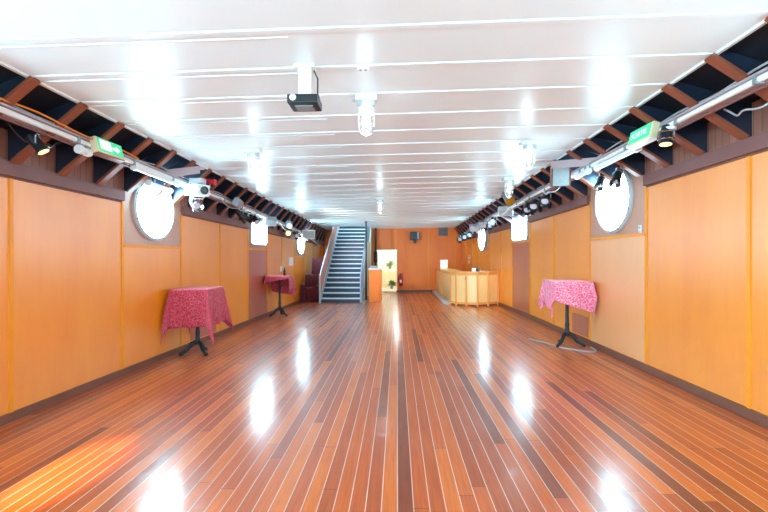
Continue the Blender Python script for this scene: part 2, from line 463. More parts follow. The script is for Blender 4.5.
# windows ---------------------------------------------------------------------
win_n = [0]
def porthole(s, yc, zc, r, frame_r=.03):
    win_n[0] += 1; n = 48
    def ring(rr, off): return [W(s, yc+rr*math.cos(2*math.pi*k/n), zc+rr*math.sin(2*math.pi*k/n), off) for k in range(n)]
    mb = MB(); rings = [ring(r+frame_r, -.004), ring(r+frame_r, .022), ring(r+frame_r*.5, .03), ring(r, .03), ring(r, .004)]
    vs = [p for q in rings for p in q]; fs = []
    for i in range(4):
        for k in range(n): fs.append((i*n+k, i*n+(k+1) % n, (i+1)*n+(k+1) % n, (i+1)*n+k))
    mb.add(vs, fs)
    o = struct(mb.build('window_%d' % win_n[0], 'lightgrey', smooth=True))
    MB().prism(ring(r, .003), ring(r, .012)).build('pane', ('pane_fill' if yc < 0 else 'pane') if s < 0 else 'pane_shade', o)
    mb = MB()
    for k in range(8):
        g = 2*math.pi*(k+.5)/8; c = W(s, yc+(r+frame_r*.6)*math.cos(g), zc+(r+frame_r*.6)*math.sin(g), .03)
        mb.tube([c+Vector((s*.01, 0, 0)), c-Vector((s*.012, 0, 0))], .012, 8)
    mb.build('bolt', 'grey', o)
def rect_window(s, ya, yb, za, zb):
    win_n[0] += 1
    def outline(grow, off, rc=.06):
        pts = []
        rc = rc+grow
        for cy, cz, g0 in ((yb-.06, zb-.06, 0), (ya+.06, zb-.06, 90), (ya+.06, za+.06, 180), (yb-.06, za+.06, 270)):
            for k in range(7):
                g = math.radians(g0+15*k); pts.append(W(s, cy+rc*math.cos(g), cz+rc*math.sin(g), off))
        return pts
    rings = [outline(.028, -.004), outline(.028, .022), outline(.014, .03), outline(0, .03), outline(0, .004)]
    n = len(rings[0]); vs = [p for q in rings for p in q]
    fs = [(i*n+k, i*n+(k+1) % n, (i+1)*n+(k+1) % n, (i+1)*n+k) for i in range(4) for k in range(n)]
    o = struct(MB().add(vs, fs).build('window_%d' % win_n[0], 'lightgrey', smooth=True))
    MB().prism(outline(0, .003), outline(0, .012)).build('pane', 'pane' if s < 0 else 'pane_shade', o)
porthole(-1, 1.25, .50, .29); porthole(1, 1.25, .58, .29); porthole(-1, -1.0, .50, .29)  # these three are out of view, added for the light they give
porthole(-1, 3.885, .4695, .283); porthole(1, 3.955, .5546, .297)
rect_window(-1, 6.27, 6.93, .215, .60); rect_window(1, 6.47, 7.2, .29, .70)
porthole(-1, 9.12, .36, .285); porthole(1, 9.33, .442, .285)

# far bulkhead with doorway -----------------------------------------------------
DX0, DX1, DZ = -.555, -.014, .20
bw = MB()
def bslab(xa, xb, za, zb, mi=0):
    f = lambda z, x: z(x) if callable(z) else z
    bw.hexa([P(xa, YB, f(za, xa)), P(xb, YB, f(za, xb)), P(xb, YB+.05, f(za, xb)), P(xa, YB+.05, f(za, xa)),
             P(xa, YB, f(zb, xa)), P(xb, YB, f(zb, xb)), P(xb, YB+.05, f(zb, xb)), P(xa, YB+.05, f(zb, xa))], mi)
top = lambda x: CE(x, YB)+.03
bslab(-2.13, SX0, FL, top); bslab(SX1, DX0, FL, top); bslab(DX0, DX1, DZ, top); bslab(DX1, 1.88, FL, top)
struct(bw.build('wall_back', 'back'))
def backbox(xa, xb, za, zb, depth=.01, mat='batten'):
    mb = MB(); f = lambda z, x: z(x) if callable(z) else z
    mb.hexa([P(xa, YB-depth, f(za, xa)), P(xb, YB-depth, f(za, xb)), P(xb, YB, f(za, xb)), P(xa, YB, f(za, xa)),
             P(xa, YB-depth, f(zb, xa)), P(xb, YB-depth, f(zb, xb)), P(xb, YB, f(zb, xb)), P(xa, YB, f(zb, xa))])
    return mb
for x in (.9, 1.65):
    trim(backbox(x-.014, x+.014, FL, lambda q: CE(q, YB)-.001), 'batten')
trim(backbox(-.05, -.022, DZ, lambda q: CE(q, YB)-.001), 'batten')
struct(backbox(DX1, 1.84, FL, lambda x: FL(x)+.05, .018).build('baseboard_back', 'skirt'))
# stairwell behind the bulkhead, open to the sky
sw = MB()
for xa, xb, ya, yb in ((SX0-.04, SX0, SY, YA), (SX1, SX1+.04, SY, YA), (SX0-.04, SX1+.04, YA, YA+.05)):
    za = (.78 if ya < YA else -1.0)
    if ya < YA: sw.hexa([P(xa, ya, CE(xa, ya)+.002), P(xb, ya, CE(xb, ya)+.002), P(xb, YB, CE(xb, YB)+.002), P(xa, YB, CE(xa, YB)+.002),
                         P(xa, ya, 1.25), P(xb, ya, 1.25), P(xb, YB, 1.25), P(xa, YB, 1.25)])
    if ya < YA: ya = YB+.05
    sw.hexa([P(xa, ya, -1.03), P(xb, ya, -1.03), P(xb, yb, -1.03), P(xa, yb, -1.03), P(xa, ya, 1.25), P(xb, ya, 1.25), P(xb, yb, 1.25), P(xa, yb, 1.25)])
struct(sw.build('wall_stairwell', 'roomwhite'))
# door 1: cased opening and the bright room behind it
dm = MB()
for xa, xb, za, zb in ((DX0-.02, DX0, -1.01, DZ+.02), (DX1, DX1+.02, -1.0, DZ+.02), (DX0, DX1, DZ, DZ+.02)):
    dm.hexa([P(xa, YB-.012, za), P(xb, YB-.012, za), P(xb, YB+.055, za), P(xa, YB+.055, za),
             P(xa, YB-.012, zb), P(xb, YB-.012, zb), P(xb, YB+.055, zb), P(xa, YB+.055, zb)])
struct(dm.build('door_1', 'cream'))
rm = MB()
ya, yb = YB+.05, YB+1.9
for xa, xb, y0, y1, z0, z1 in ((-.69, .62, yb, yb+.04, -1.03, .4), (-.69, -.66, ya, yb, -1.03, .4), (.6, .64, ya, yb, -1.03, .4), (-.69, .64, ya, yb+.04, .4, .43)):
    rm.hexa([P(xa, y0, z0), P(xb, y0, z0), P(xb, y1, z0), P(xa, y1, z0), P(xa, y0, z1), P(xb, y0, z1), P(xb, y1, z1), P(xa, y1, z1)])
struct(rm.build('wall_galley', 'roomwhite'))
tf = MB(); tf.hexa([P(-.66, ya, -1.0), P(.6, ya, -1.0), P(.6, yb, -1.0), P(-.66, yb, -1.0), P(-.66, ya, -.985), P(.6, ya, -.985), P(.6, yb, -.985), P(-.66, yb, -.985)])
struct(tf.build('floor_galley', 'tile'))

def light(name, typ, loc, energy, color=(1, 1, 1), **kw):
    d = bpy.data.lights.new(name, typ); d.energy = energy; d.color = color
    for k, v in kw.items():
        if hasattr(d, k): setattr(d, k, v)
    o = bpy.data.objects.new(name, d); C.objects.link(o); o.location = loc
    return o
light('assumed_galley_lamp', 'POINT', P(.0, YB+.9, .25), 42, (.9, .96, 1), shadow_soft_size=.15)  # unseen lamp, assumed for the brightness through the doorway
# galley furniture seen through the doorway
t = thing('kitchen_counter', 'white counter seen through the bright doorway', 'counter', P(-.2, YB+1.45, -.985))
mb = MB(); mb.box((0, 0, .42), (1.1, .5, .84)); mb.build('body', 'whiteplastic', t)
mb = MB(); mb.box((0, 0, .865), (1.16, .56, .05)); mb.build('worktop', 'paper', t)
mb = MB()
for k in range(3): mb.box((-.36+.36*k, -.256, .42), (.34, .015, .76))
mb.build('door', 'cream', t)
def leafy(name, label, loc, r, h, n, seed):
    rd = random.Random(seed); t = thing(name, label, 'plant', loc)
    mb = MB(); mb.lathe([(.06, 0), (.09, .13), (.095, .14), (.08, .14), (.075, .12)], Matrix(), 14); mb.build('pot', 'grey', t)
    mb = MB()
    for k in range(n):
        a = rd.uniform(0, 6.28); b = rd.uniform(.2, 1.3); L = rd.uniform(.5, 1)*h
        base = Vector((rd.uniform(-.03, .03), rd.uniform(-.03, .03), .13)); d = Vector((math.cos(a)*math.cos(b), math.sin(a)*math.cos(b)*.7, math.sin(b)))
        s_ = d.cross(Vector((0, 0, 1))).normalized()*L*.16
        mid = base+d*L*.6; tip = base+d*L+Vector((0, 0, -L*.2))
        o = Vector((0, 0, .004))
        mb.add([base, mid+s_, tip, mid-s_, base+o, mid+s_+o, tip+o, mid-s_+o], [(3, 2, 1, 0), (4, 5, 6, 7), (0, 1, 5, 4), (1, 2, 6, 5), (2, 3, 7, 6), (3, 0, 4, 7)])
    mb.build('foliage', 'leaf', t)
leafy('leafy_plant', 'green leafy plant on the counter through the doorway', P(-.22, YB+1.45, -.985)+Vector((0, 0, .89)), .2, .42, 34, 3)
leafy('floor_plant', 'low green plant in front of the white counter', P(-.16, YB+1.0, -.985), .2, .4, 40, 5)

# ------------------------------------------------------------------ staircase
ST0, RISE, GO, NST = 8.9, .108, .165, 20
t = thing('staircase', 'steep steel staircase with white nosings rising through the ceiling', 'staircase', P(-1.26, ST0, FL(-1.26)))
org = t.location.copy()
def SP(x, y, z): return P(x, y, z)-org
fz = FL(-1.26)
tr = []
xa, xb = -1.69, -.83
for i in range(NST):
    z = fz+RISE*(i+1); y = ST0+GO*i
    mb = MB()
    mb.hexa([SP(xa, y, z-.018), SP(xb, y, z-.018), SP(xb, y+GO+.01, z-.018), SP(xa, y+GO+.01, z-.018), SP(xa, y, z), SP(xb, y, z), SP(xb, y+GO+.01, z), SP(xa, y+GO+.01, z)])
    o = mb.build('tread', 'step', t)
    n = MB(); n.hexa([SP(xa, y-.012, z-.026), SP(xb, y-.012, z-.026), SP(xb, y+.03, z-.026), SP(xa, y+.03, z-.026), SP(xa, y-.012, z+.003), SP(xb, y-.012, z+.003), SP(xb, y+.03, z+.003), SP(xa, y+.03, z+.003)])
    n.build('nosing', 'nosing', o)
    r = MB(); r.hexa([SP(xa, y+.02, z-RISE), SP(xb, y+.02, z-RISE), SP(xb, y+.03, z-RISE), SP(xa, y+.03, z-RISE), SP(xa, y+.02, z-.018), SP(xb, y+.02, z-.018), SP(xb, y+.03, z-.018), SP(xa, y+.03, z-.018)])
    r.build('riser', 'step', t)
sl = RISE/GO
yt = ST0+GO*(NST-1)+.1
def LN(y, dz): return fz+RISE+(y-ST0)*sl+dz
for x, mat, mm in ((-1.715, 'railpink', 'lightgrey'), (-.805, 'bluesteel', 'bluesteel')):
    a, b = ST0-.06, yt
    def par(mb, ya, yb, d0, d1, xa, xb):
        mb.hexa([SP(xa, ya, LN(ya, d0)), SP(xb, ya, LN(ya, d0)), SP(xb, yb, LN(yb, d0)), SP(xa, yb, LN(yb, d0)),
                 SP(xa, ya, LN(ya, d1)), SP(xb, ya, LN(ya, d1)), SP(xb, yb, LN(yb, d1)), SP(xa, yb, LN(yb, d1))])
    mb = MB(); par(mb, a+.02, b, -.10, .06, x-.018, x+.018); mb.build('stringer', mm, t)
    mb = MB(); mb.tube([SP(x, a, LN(a, .53)), SP(x, b, LN(b, .53))], .024, 10); mb.build('handrail', mm, t, smooth=True)
    mb = MB(); k = 0; y = a+.03          # pierced sheet between handrail and stringer
    while y < b-.05:
        par(mb, y, y+.075, .10, .50, x-.004, x+.004); y += .12
    for d in (.08, .2, .32, .44): par(mb, a+.02, b, d, d+.05, x-.005, x+.005)
    mb.build('guard_panel', mat, t)
    mb = MB(); mb.tube([SP(x, a, FL(x)), SP(x, a, LN(a, .55))], .028, 10); mb.build('newel_post', mm, t, smooth=True)
# dark steel post beside the stairs
t = thing('support_post', 'tall dark steel post along the right edge of the staircase', 'post', P(-.735, 9.5, FL(-.735)))
h_ = (CE(-.735, 9.5)-FL(-.735))*U
mb = MB(); mb.tube([(0, 0, 0), (0, 0, h_)], .03, 12); mb.build('shaft', 'iron', t, smooth=True)
mb = MB(); mb.box((0, 0, .008), (.12, .12, .016)); mb.build('base_plate', 'iron', t)
mb = MB(); mb.box((0, 0, h_-.008), (.12, .12, .016)); mb.build('top_plate', 'iron', t)

# cabinet, cream board and black pipe between stairs and doorway
t = thing('side_cabinet', 'orange wooden side cabinet with white top beside the staircase', 'cabinet', P(-.495, 9.0, FL(-.495)))
w_, d_, h_ = .27*U, .5*U, .725*U
mb = MB(); mb.box((0, d_/2, h_/2), (w_, d_, h_)); mb.build('body', 'back', t)
for k, (z0, z1) in enumerate(((.02, .36), (.375, .715))):
    mb = MB(); mb.box((0, -.006, (z0+z1)/2*U), (w_-.01, .016, (z1-z0)*U)); mb.build('door', 'back', t)
mb = MB(); mb.box((0, d_/2-.02, h_+.018), (w_+.05, d_+.06, .036)); mb.build('worktop', 'white', t)
t = thing('folded_napkins', 'pale stack of linen on the white-topped cabinet', 'linen', P(-.53, 9.1, FL(-.495)+.725)+Vector((0, 0, .036)))
mb = MB()
for k in range(4): mb.box((.01*(k % 2), .04, .012+.022*k), (.22-.01*k, .2, .02))
mb.build('cloth', 'bluesteel', t, bevel=.006)
t = thing('cream_board', 'narrow cream upright board right of the staircase', 'board', P(-.74, 10.45, FL(-.74)))
mb = MB(); mb.box((.0, 0, .7*U), (.1*U*.8, .03, 1.4*U)); mb.build('plank', 'cream', t)
mb = MB(); mb.box((.0, -.02, .02), (.13, .05, .04)); mb.build('foot', 'cream', t)
t = thing('black_pipe', 'thin black upright pipe in front of the far wall left of the doorway', 'pipe', P(-.60, 11.2, FL(-.6)))
h_ = (CE(-.6, 11.2)-FL(-.6))*U
mb = MB(); mb.tube([(0, 0, 0), (0, 0, h_)], .045, 12); mb.build('tube', 'black', t, smooth=True)
mb = MB(); mb.lathe([(.075, .86*U), (.08, .9*U), (.08, 1.14*U), (.05, 1.17*U)], Matrix(), 14); mb.build('sleeve', 'black', t, smooth=True)

# fire extinguisher on the bulkhead
t = thing('fire_extinguisher', 'red fire extinguisher hanging on the far wall right of the doorway', 'fire extinguisher', P(.105, YB, -.82)-Vector((0, .10, 0)))
mb = MB(); mb.lathe([(.06, 0), (.075, .02), (.078, .05), (.078, .34), (.06, .4), (.028, .43), (.028, .46)], Matrix(), 18); mb.build('tank', 'red', t, smooth=True)
mb = MB(); mb.box((0, 0, .475), (.05, .04, .04)); mb.box((.05, 0, .51), (.12, .02, .015)); mb.box((.05, 0, .48), (.11, .02, .012)); mb.build('valve', 'black', t)
mb = MB(); mb.tube([(-.02, 0, .47), (-.09, -.02, .46), (-.11, -.02, .36), (-.09, -.03, .2), (-.088, -.03, .14)], .013, 8); mb.build('hose', 'black', t, smooth=True)
mb = MB(); mb.box((0, -.066, .2), (.09, .03, .12)); mb.build('paper_label', 'paper', t)
mb = MB(); mb.box((0, .09, .36), (.06, .03, .3)); mb.box((.07, .05, .42), (.008, .1, .02)); mb.build('bracket', 'black', t)

# loudspeaker and vent on the bulkhead
t = thing('wall_loudspeaker', 'black loudspeaker on the far orange wall below the ceiling', 'loudspeaker', P(.50, YB, .60)-Vector((0, .16, 0)))
mb = MB(); mb.box((0, 0, 0), (.40, .26, .33)); mb.build('cabinet', 'black', t, bevel=.01)
mb = MB(); mb.box((-.02, -.136, 0), (.33, .012, .28)); mb.build('grille', 'web', t)
mb = MB(); mb.box((.14, -.136, 0), (.08, .016, .3)); mb.build('side_strip', 'grey', t)
mb = MB(); mb.box((.02, .06, -.24), (.1, .18, .16)); mb.build('bracket', 'black', t)
t = thing('ventilation_grille', 'square grey vent under the ceiling on the far wall', 'vent', P(1.31, YB, .72))
mb = MB(); w_ = .42
for c, d in (((0, -.012, .17), (w_, .024, .03)), ((0, -.012, -.17), (w_, .024, .03)), ((-.195, -.012, 0), (.03, .024, .34)), ((.195, -.012, 0), (.03, .024, .34))): mb.box(c, d)
mb.build('frame', 'grey', t)
mb = MB()
for k in range(9): mb.box((0, -.012, -.14+.035*k), (.37, .02, .018), Matrix.Rotation(.6, 3, 'X'))
mb.build('slat', 'grey', t)
mb = MB(); mb.box((0, -.002, 0), (.38, .004, .34)); mb.build('backing', 'skirt', t)

# ------------------------------------------------------------------ bar
BT = lambda x: -.318+TILT*x
BP = [(1.11, 11.36), (1.11, 10.0), (1.11, 8.30), (1.20, 8.13), (1.38, 8.0), (1.585, 7.93), (1.80, 7.98), (2.03, 8.12)]
t = thing('bar_counter', 'curved blond plywood bar counter in the far right corner', 'bar counter', P(1.5, 8.3, FL(1.5)))
org = t.location.copy()
def BPt(i, z, off=0):
    x, y = BP[i]
    a = Vector((BP[max(i-1, 0)][0], BP[max(i-1, 0)][1])); c = Vector((BP[min(i+1, 7)][0], BP[min(i+1, 7)][1]))
    d = (c-a).normalized(); n = Vector((d.y, -d.x))     # outward is left of travel reversed
    if n.dot(Vector((1.9, 9.8))-Vector((x, y))) > 0: n = -n
    if i == 7: n = Vector((0, -1))
    if i == 0: n = Vector((-1, 0))
    return P(x+n.x*off, y+n.y*off, z)-org
mb = MB()
for i in range(7):
    p = [BPt(i, FL(BP[i][0])+.03), BPt(i+1, FL(BP[i+1][0])+.03), BPt(i+1, FL(BP[i+1][0])+.03, -.03), BPt(i, FL(BP[i][0])+.03, -.03)]
    q = [BPt(i, BT(BP[i][0])-.03), BPt(i+1, BT(BP[i+1][0])-.03), BPt(i+1, BT(BP[i+1][0])-.03, -.03), BPt(i, BT(BP[i][0])-.03, -.03)]
    MB().hexa(p+q).build('front_panel', 'bar', t)
for i in range(8):
    if i in (0,): continue
    m2 = MB(); x = BP[i][0]
    c0 = BPt(i, FL(x), .006); c1 = BPt(i, BT(x)-.03, .006)
    m2.tube([c0, c1], .03, 8); m2.build('batten', 'bartrim', t, smooth=True)
for i in (0,):
    pass
mb = MB()   # rails along foot and top
for i in range(7):
    xa, xb = BP[i][0], BP[i+1][0]
    for zf in (lambda x: (FL(x)+.03, FL(x)+.075), lambda x: (BT(x)-.075, BT(x)-.03)):
        a0, a1 = zf(xa); b0, b1 = zf(xb)
        mb.hexa([BPt(i, a0, .008), BPt(i+1, b0, .008), BPt(i+1, b0, -.002), BPt(i, a0, -.002), BPt(i, a1, .008), BPt(i+1, b1, .008), BPt(i+1, b1, -.002), BPt(i, a1, -.002)])
mb.build('rail', 'bartrim', t)
mb = MB()
for i in range(7):
    xa, xb = BP[i][0], BP[i+1][0]
    ia, ib = (-.30 if i else -.30), -.30
    mb.hexa([BPt(i, BT(xa)-.03, .035), BPt(i+1, BT(xb)-.03, .035 if i < 6 else .03), BPt(i+1, BT(xb)-.03, ib), BPt(i, BT(xa)-.03, ia),
             BPt(i, BT(xa), .035), BPt(i+1, BT(xb), .035 if i < 6 else .03), BPt(i+1, BT(xb), ib), BPt(i, BT(xa), ia)])
mb.build('worktop', 'bartrim', t)
mb = MB()
mb.hexa([P(.99, 8.32, FL(.99))-org, P(1.1, 8.32, FL(1.1))-org, P(1.1, 11.3, FL(1.1))-org, P(.99, 11.3, FL(.99))-org,
         P(.99, 8.32, FL(.99)+.045)-org, P(1.1, 8.32, FL(1.1)+.045)-org, P(1.1, 11.3, FL(1.1)+.045)-org, P(.99, 11.3, FL(.99)+.045)-org])
mb.build('foot_step', 'lightgrey', t)
mb = MB(); k = BPt(4, BT(1.4)-.13, .012); mb.box(k, (.05, .03, .09)); mb.build('lock', 'black', t)
def on_bar(x, y): return P(x, y, BT(x))
t = thing('menu_box', 'upright cream card box on the left end of the bar', 'box', on_bar(1.16, 10.2))
mb = MB(); mb.box((.04, 0, .17), (.28, .16, .34)); mb.build('case', 'paper', t, bevel=.008)
mb = MB(); mb.box((.04, -.085, .17), (.22, .008, .27)); mb.build('face_card', 'whiteplastic', t)
t = thing('coffee_machine', 'small white and black appliance on the curved bar top', 'appliance', on_bar(1.58, 8.1))
mb = MB(); mb.box((-.06, 0, .05), (.11, .16, .10)); mb.build('body', 'whiteplastic', t, bevel=.01)
mb = MB(); mb.box((.06, .0, .045), (.1, .15, .09)); mb.box((.0, .03, .115), (.16, .08, .03)); mb.build('housing', 'black', t, bevel=.008)
mb = MB(); mb.tube([(.06, -.08, .05), (.06, -.13, .05)], .012, 8); mb.build('handle', 'chrome', t)

# switches and notices ----------------------------------------------------------
def wall_thing(name, label, cat, s, y, z, w, h, d, mat, part, group=None):
    c = W(s, y, z)
    th = math.atan2((WX(s, y+.2)-WX(s, y-.2)), .4)
    t = thing(name, label, cat, c, group, (0, 0, -th))
    mb = MB(); mb.box((-s*(d/2+.001), 0, 0), (d, w, h)); mb.build(part, mat, t, bevel=min(d, w)*.15)
    return t
for z, lab in ((.0, 'upper'), (-.13, 'lower')):
    t = wall_thing('light_switch', '%s white switch on the right wall above the bar' % lab, 'switch', 1, 10.6, z, .12, .12, .03, 'whiteplastic', 'plate', 'switches above the bar')
    mb = MB(); mb.box((-.034, 0, 0), (.012, .05, .07)); mb.build('rocker', 'lightgrey', t)
t = wall_thing('paper_notice', 'beige paper notice on the left wall above the far table', 'notice', -1, 7.94, -.105, .28, .30, .006, 'beige', 'sheet')
t = wall_thing('notice_board', 'white notice on the left wall beside the beige notice', 'notice', -1, 8.42, -.095, .42, .27, .02, 'whiteplastic', 'sheet')
t = wall_thing('light_switch', 'small white switch on the left wall below the notices', 'switch', -1, 7.76, -.235, .09, .14, .03, 'whiteplastic', 'plate')
mb = MB(); mb.box((.034, 0, 0), (.012, .05, .07)); mb.build('rocker', 'lightgrey', t)
t = wall_thing('wall_socket', 'small white socket plate beside the right round porthole', 'socket', 1, 3.53, .235, .06, .12, .015, 'whiteplastic', 'plate')
for q in (-.03, .03): MB().tube([(-.016, 0, q), (-.022, 0, q)], .02, 10).build('outlet', 'lightgrey', t)

# ------------------------------------------------------------------ bistro tables with cloths
def table(label, x, y, ang, feet_rot):
    t = thing('bistro_table', label, 'table', P(x, y, FL(x)), None, (0, 0, ang))
    h = 1.055
    mb = MB(); mb.lathe([(.045, .16), (.05, .2), (.034, .24), (.03, .3), (.036, .34), (.028, .38), (.026, .7), (.034, .74), (.026, .78), (.028, h-.09), (.06, h-.05), (.07, h-.03)], Matrix(), 16)
    mb.build('column', 'iron', t, smooth=True)
    for k in range(3):
        g = feet_rot+2*math.pi*k/3; d = Vector((math.cos(g), math.sin(g), 0))
        mb = MB(); pts = [Vector((0, 0, .2))+d*.02, Vector((0, 0, .17))+d*.09, Vector((0, 0, .08))+d*.15, Vector((0, 0, .042))+d*.21, Vector((0, 0, .035))+d*.245]
        mb.tube(pts, [.034, .032, .027, .024, .022], 10)
        mb.lathe([(.03, 0.0), (.036, .01), (.034, .03), (.02, .045)], Matrix.Translation(d*.24), 12)
        mb.build('leg', 'iron', t, smooth=True)
    mb = MB(); mb.box((0, 0, h-.015), (.56, .56, .03)); mb.build('tabletop', 'cap', t, bevel=.006)
    mb = MB(); mb.box((0, 0, h-.04), (.4, .07, .02)); mb.box((0, 0, h-.04), (.07, .4, .02)); mb.build('support_frame', 'iron', t)
    return t, h
def cloth(label, x, y, ang, h, size, rot, off, mat, lim, seed):
    """square cloth hanging over the square top: flat where it lies, falling in folds where it overhangs"""
    rd = random.Random(seed); n = 72; a = .284; mb = MB(); uv = []
    Rm = Matrix.Rotation(rot, 3, 'Z'); Ra = Matrix.Rotation(ang, 3, 'Z'); base = P(x, y, FL(x))
    ph = rd.uniform(0, 6)
    vs = []
    for j in range(n+1):
        for i in range(n+1):
            u, v = (i/n-.5)*size, (j/n-.5)*size
            p = Rm @ Vector((u, v, 0))+Vector((off[0], off[1], 0))
            q = Vector((max(-a, min(a, p.x)), max(-a, min(a, p.y)), 0)); e = p-q; d = e.length
            if d < 1e-6: w = Vector((p.x, p.y, h+.004))
            else:
                nn = e/d
                corner = abs(abs(q.x)-a) < 1e-6 and abs(abs(q.y)-a) < 1e-6
                g = math.atan2(e.y, e.x)
                drop = max(0, d-.02)
                if corner:
                    fold = math.cos(4*g+math.pi)            # pinched into a pleat at the corner
                    out = .012+drop*(.08+.19*max(0, fold)-.04*math.cos(8*g))
                else:
                    along = q.y if abs(e.x) > abs(e.y) else q.x
                    edge = 1-abs(along)/a
                    out = .012+drop*(.03+.045*math.sin(along*21+ph)*min(1, edge*2.5)+.05*(1-edge)**4)
                w = Vector((q.x, q.y, 0))+nn*min(out, .014+d)
                w.z = h+.004-drop*.985-(.005 if d > .012 else 0)
            w = Ra @ w+base
            w.x = max(lim[0], min(lim[1], w.x))
            vs.append(w-base); uv.append((u*1.0, v*1.0))
    fs = [(j*(n+1)+i, j*(n+1)+i+1, (j+1)*(n+1)+i+1, (j+1)*(n+1)+i) for j in range(n) for i in range(n)]
    mb.add(vs, fs); mb.uv = uv
    o = mb.build('tablecloth', mat, smooth=False); o.location = base
    for p in o.data.polygons: p.use_smooth = True
    md = o.modifiers.new('thick', 'SOLIDIFY'); md.thickness = .003; md.offset = 1
    tag(o, label, 'tablecloth')
    return o
def wl(s, y): return WX(s, y)*U
t, h = table('tall iron bistro table under a rose cloth by the left wall, nearest of two', -2.14, 4.23, .02, -.6)
cloth('rose brocade tablecloth hanging low on the near left table', -2.14, 4.23, .02, h, 1.78, .05, (.0, .0), 'cloth', (wl(-1, 4.5)+.03, 9), 1)
t, h = table('tall iron bistro table by the left wall near the staircase', -2.07, 7.0, .05, -.5)
cloth('plain rose tablecloth hung askew on the far left table', -2.07, 7.0, .05, h, 1.2, .16, (.04, .2), 'cloth', (wl(-1, 7.3)+.012, 9), 2)
t, h = table('tall iron bistro table standing against the right wall', 1.86, 4.44, -.05, -2.5)
cloth('brightly lit rose brocade tablecloth hung askew on the right wall table', 1.86, 4.44, -.05, h, 1.30, -.3, (-.06, .0), 'cloth_lit', (-9, wl(1, 4.4)-.03), 3)
t = thing('slim_bottle', 'slim black bottle standing on the far left table', 'bottle', P(-2.0, 7.05, FL(-2.07))+Vector((0, 0, 1.063)))
mb = MB(); mb.lathe([(.028, 0), (.03, .01), (.03, .12), (.012, .17), (.012, .21)], Matrix(), 14); mb.build('body', 'black', t, smooth=True)
mb = MB(); mb.lathe([(.014, .21), (.014, .225)], Matrix(), 12); mb.build('cap', 'grey', t)
# cable on the floor by the right table
mb = MB(); pts = []
for (x, y) in ((1.55, 4.75), (1.66, 4.55), (1.74, 4.32), (1.86, 4.16), (1.97, 4.1), (2.03, 4.15), (2.05, 4.3)):
    pts.append(P(x, y, FL(x))+Vector((0, 0, .013)))
def smoothpts(p, k=5):
    out = []
    for i in range(len(p)-1):
        p0, p1, p2, p3 = p[max(i-1, 0)], p[i], p[i+1], p[min(i+2, len(p)-1)]
        for j in range(k):
            t = j/k
            out.append(.5*((2*p1)+(p2-p0)*t+(2*p0-5*p1+4*p2-p3)*t*t+(3*p1-p0-3*p2+p3)*t**3))
    return out+[p[-1]]
mb.tube(smoothpts(pts), .012, 8); tag(mb.build('floor_cable', 'greycable', smooth=True), 'grey cable curling on the floor by the right table', 'cable')

# burgundy upholstery piled left of the stairs
t = thing('armchair', 'burgundy draped armchair left of the staircase foot', 'armchair', P(-2.0, 9.2, FL(-2.0)))
def drape(w, d, h, amp, seed, n=20):
    rd = random.Random(seed); mb = MB(); vs = []; rows = [0, .25, .5, .75, .93, 1.0]
    m = 4*n; ph = rd.uniform(0, 6)
    for r in rows:
        for k in range(m):
            s_ = k/n; q = int(s_); f = s_-q
            cx, cy = [(-1+2*f, -1), (1, -1+2*f), (1-2*f, 1), (-1, 1-2*f)][q]
            a_ = amp*(1-r)*math.sin(k*1.7+ph)+amp*.4*math.sin(k*.7+r*3)*(1-r)
            sc = 1-.06*(r > .95)
            vs.append(Vector((cx*(w/2*sc+a_), cy*(d/2*sc+a_), h*r+(.015*math.sin(k*.5) if r > .9 else 0))))
    fs = [(i*m+k, i*m+(k+1) % m, (i+1)*m+(k+1) % m, (i+1)*m+k) for i in range(len(rows)-1) for k in range(m)]
    fs.append(tuple(range((len(rows)-1)*m, len(rows)*m)))
    return mb.add(vs, fs)
def shift(mb, v):
    mb.v = [tuple(Vector(p)+Vector(v)) for p in mb.v]; return mb
shift(drape(.58, .5, .5, .03, 1), (0, 0, 0)).build('seat', 'burg', t, smooth=True)
shift(drape(.5, .14, .45, .02, 2), (.04, .2, .48)).build('backrest', 'burg', t, smooth=True)
for q in (-1, 1): shift(drape(.12, .44, .16, .006, 3+q), (q*.24, -.03, .42)).build('armrest', 'burg', t, smooth=True)
t = thing('folded_curtain', 'tall burgundy velvet curtain bundle behind the draped armchair', 'curtain', P(-1.92, 9.75, FL(-1.92)))
drape(.42, .3, 1.5, .03, 8).build('folds', 'burg', t, smooth=True)
mb = MB(); mb.tube([(-.24, 0, 1.5), (.24, 0, 1.5)], .02, 10); mb.build('pole', 'iron', t)

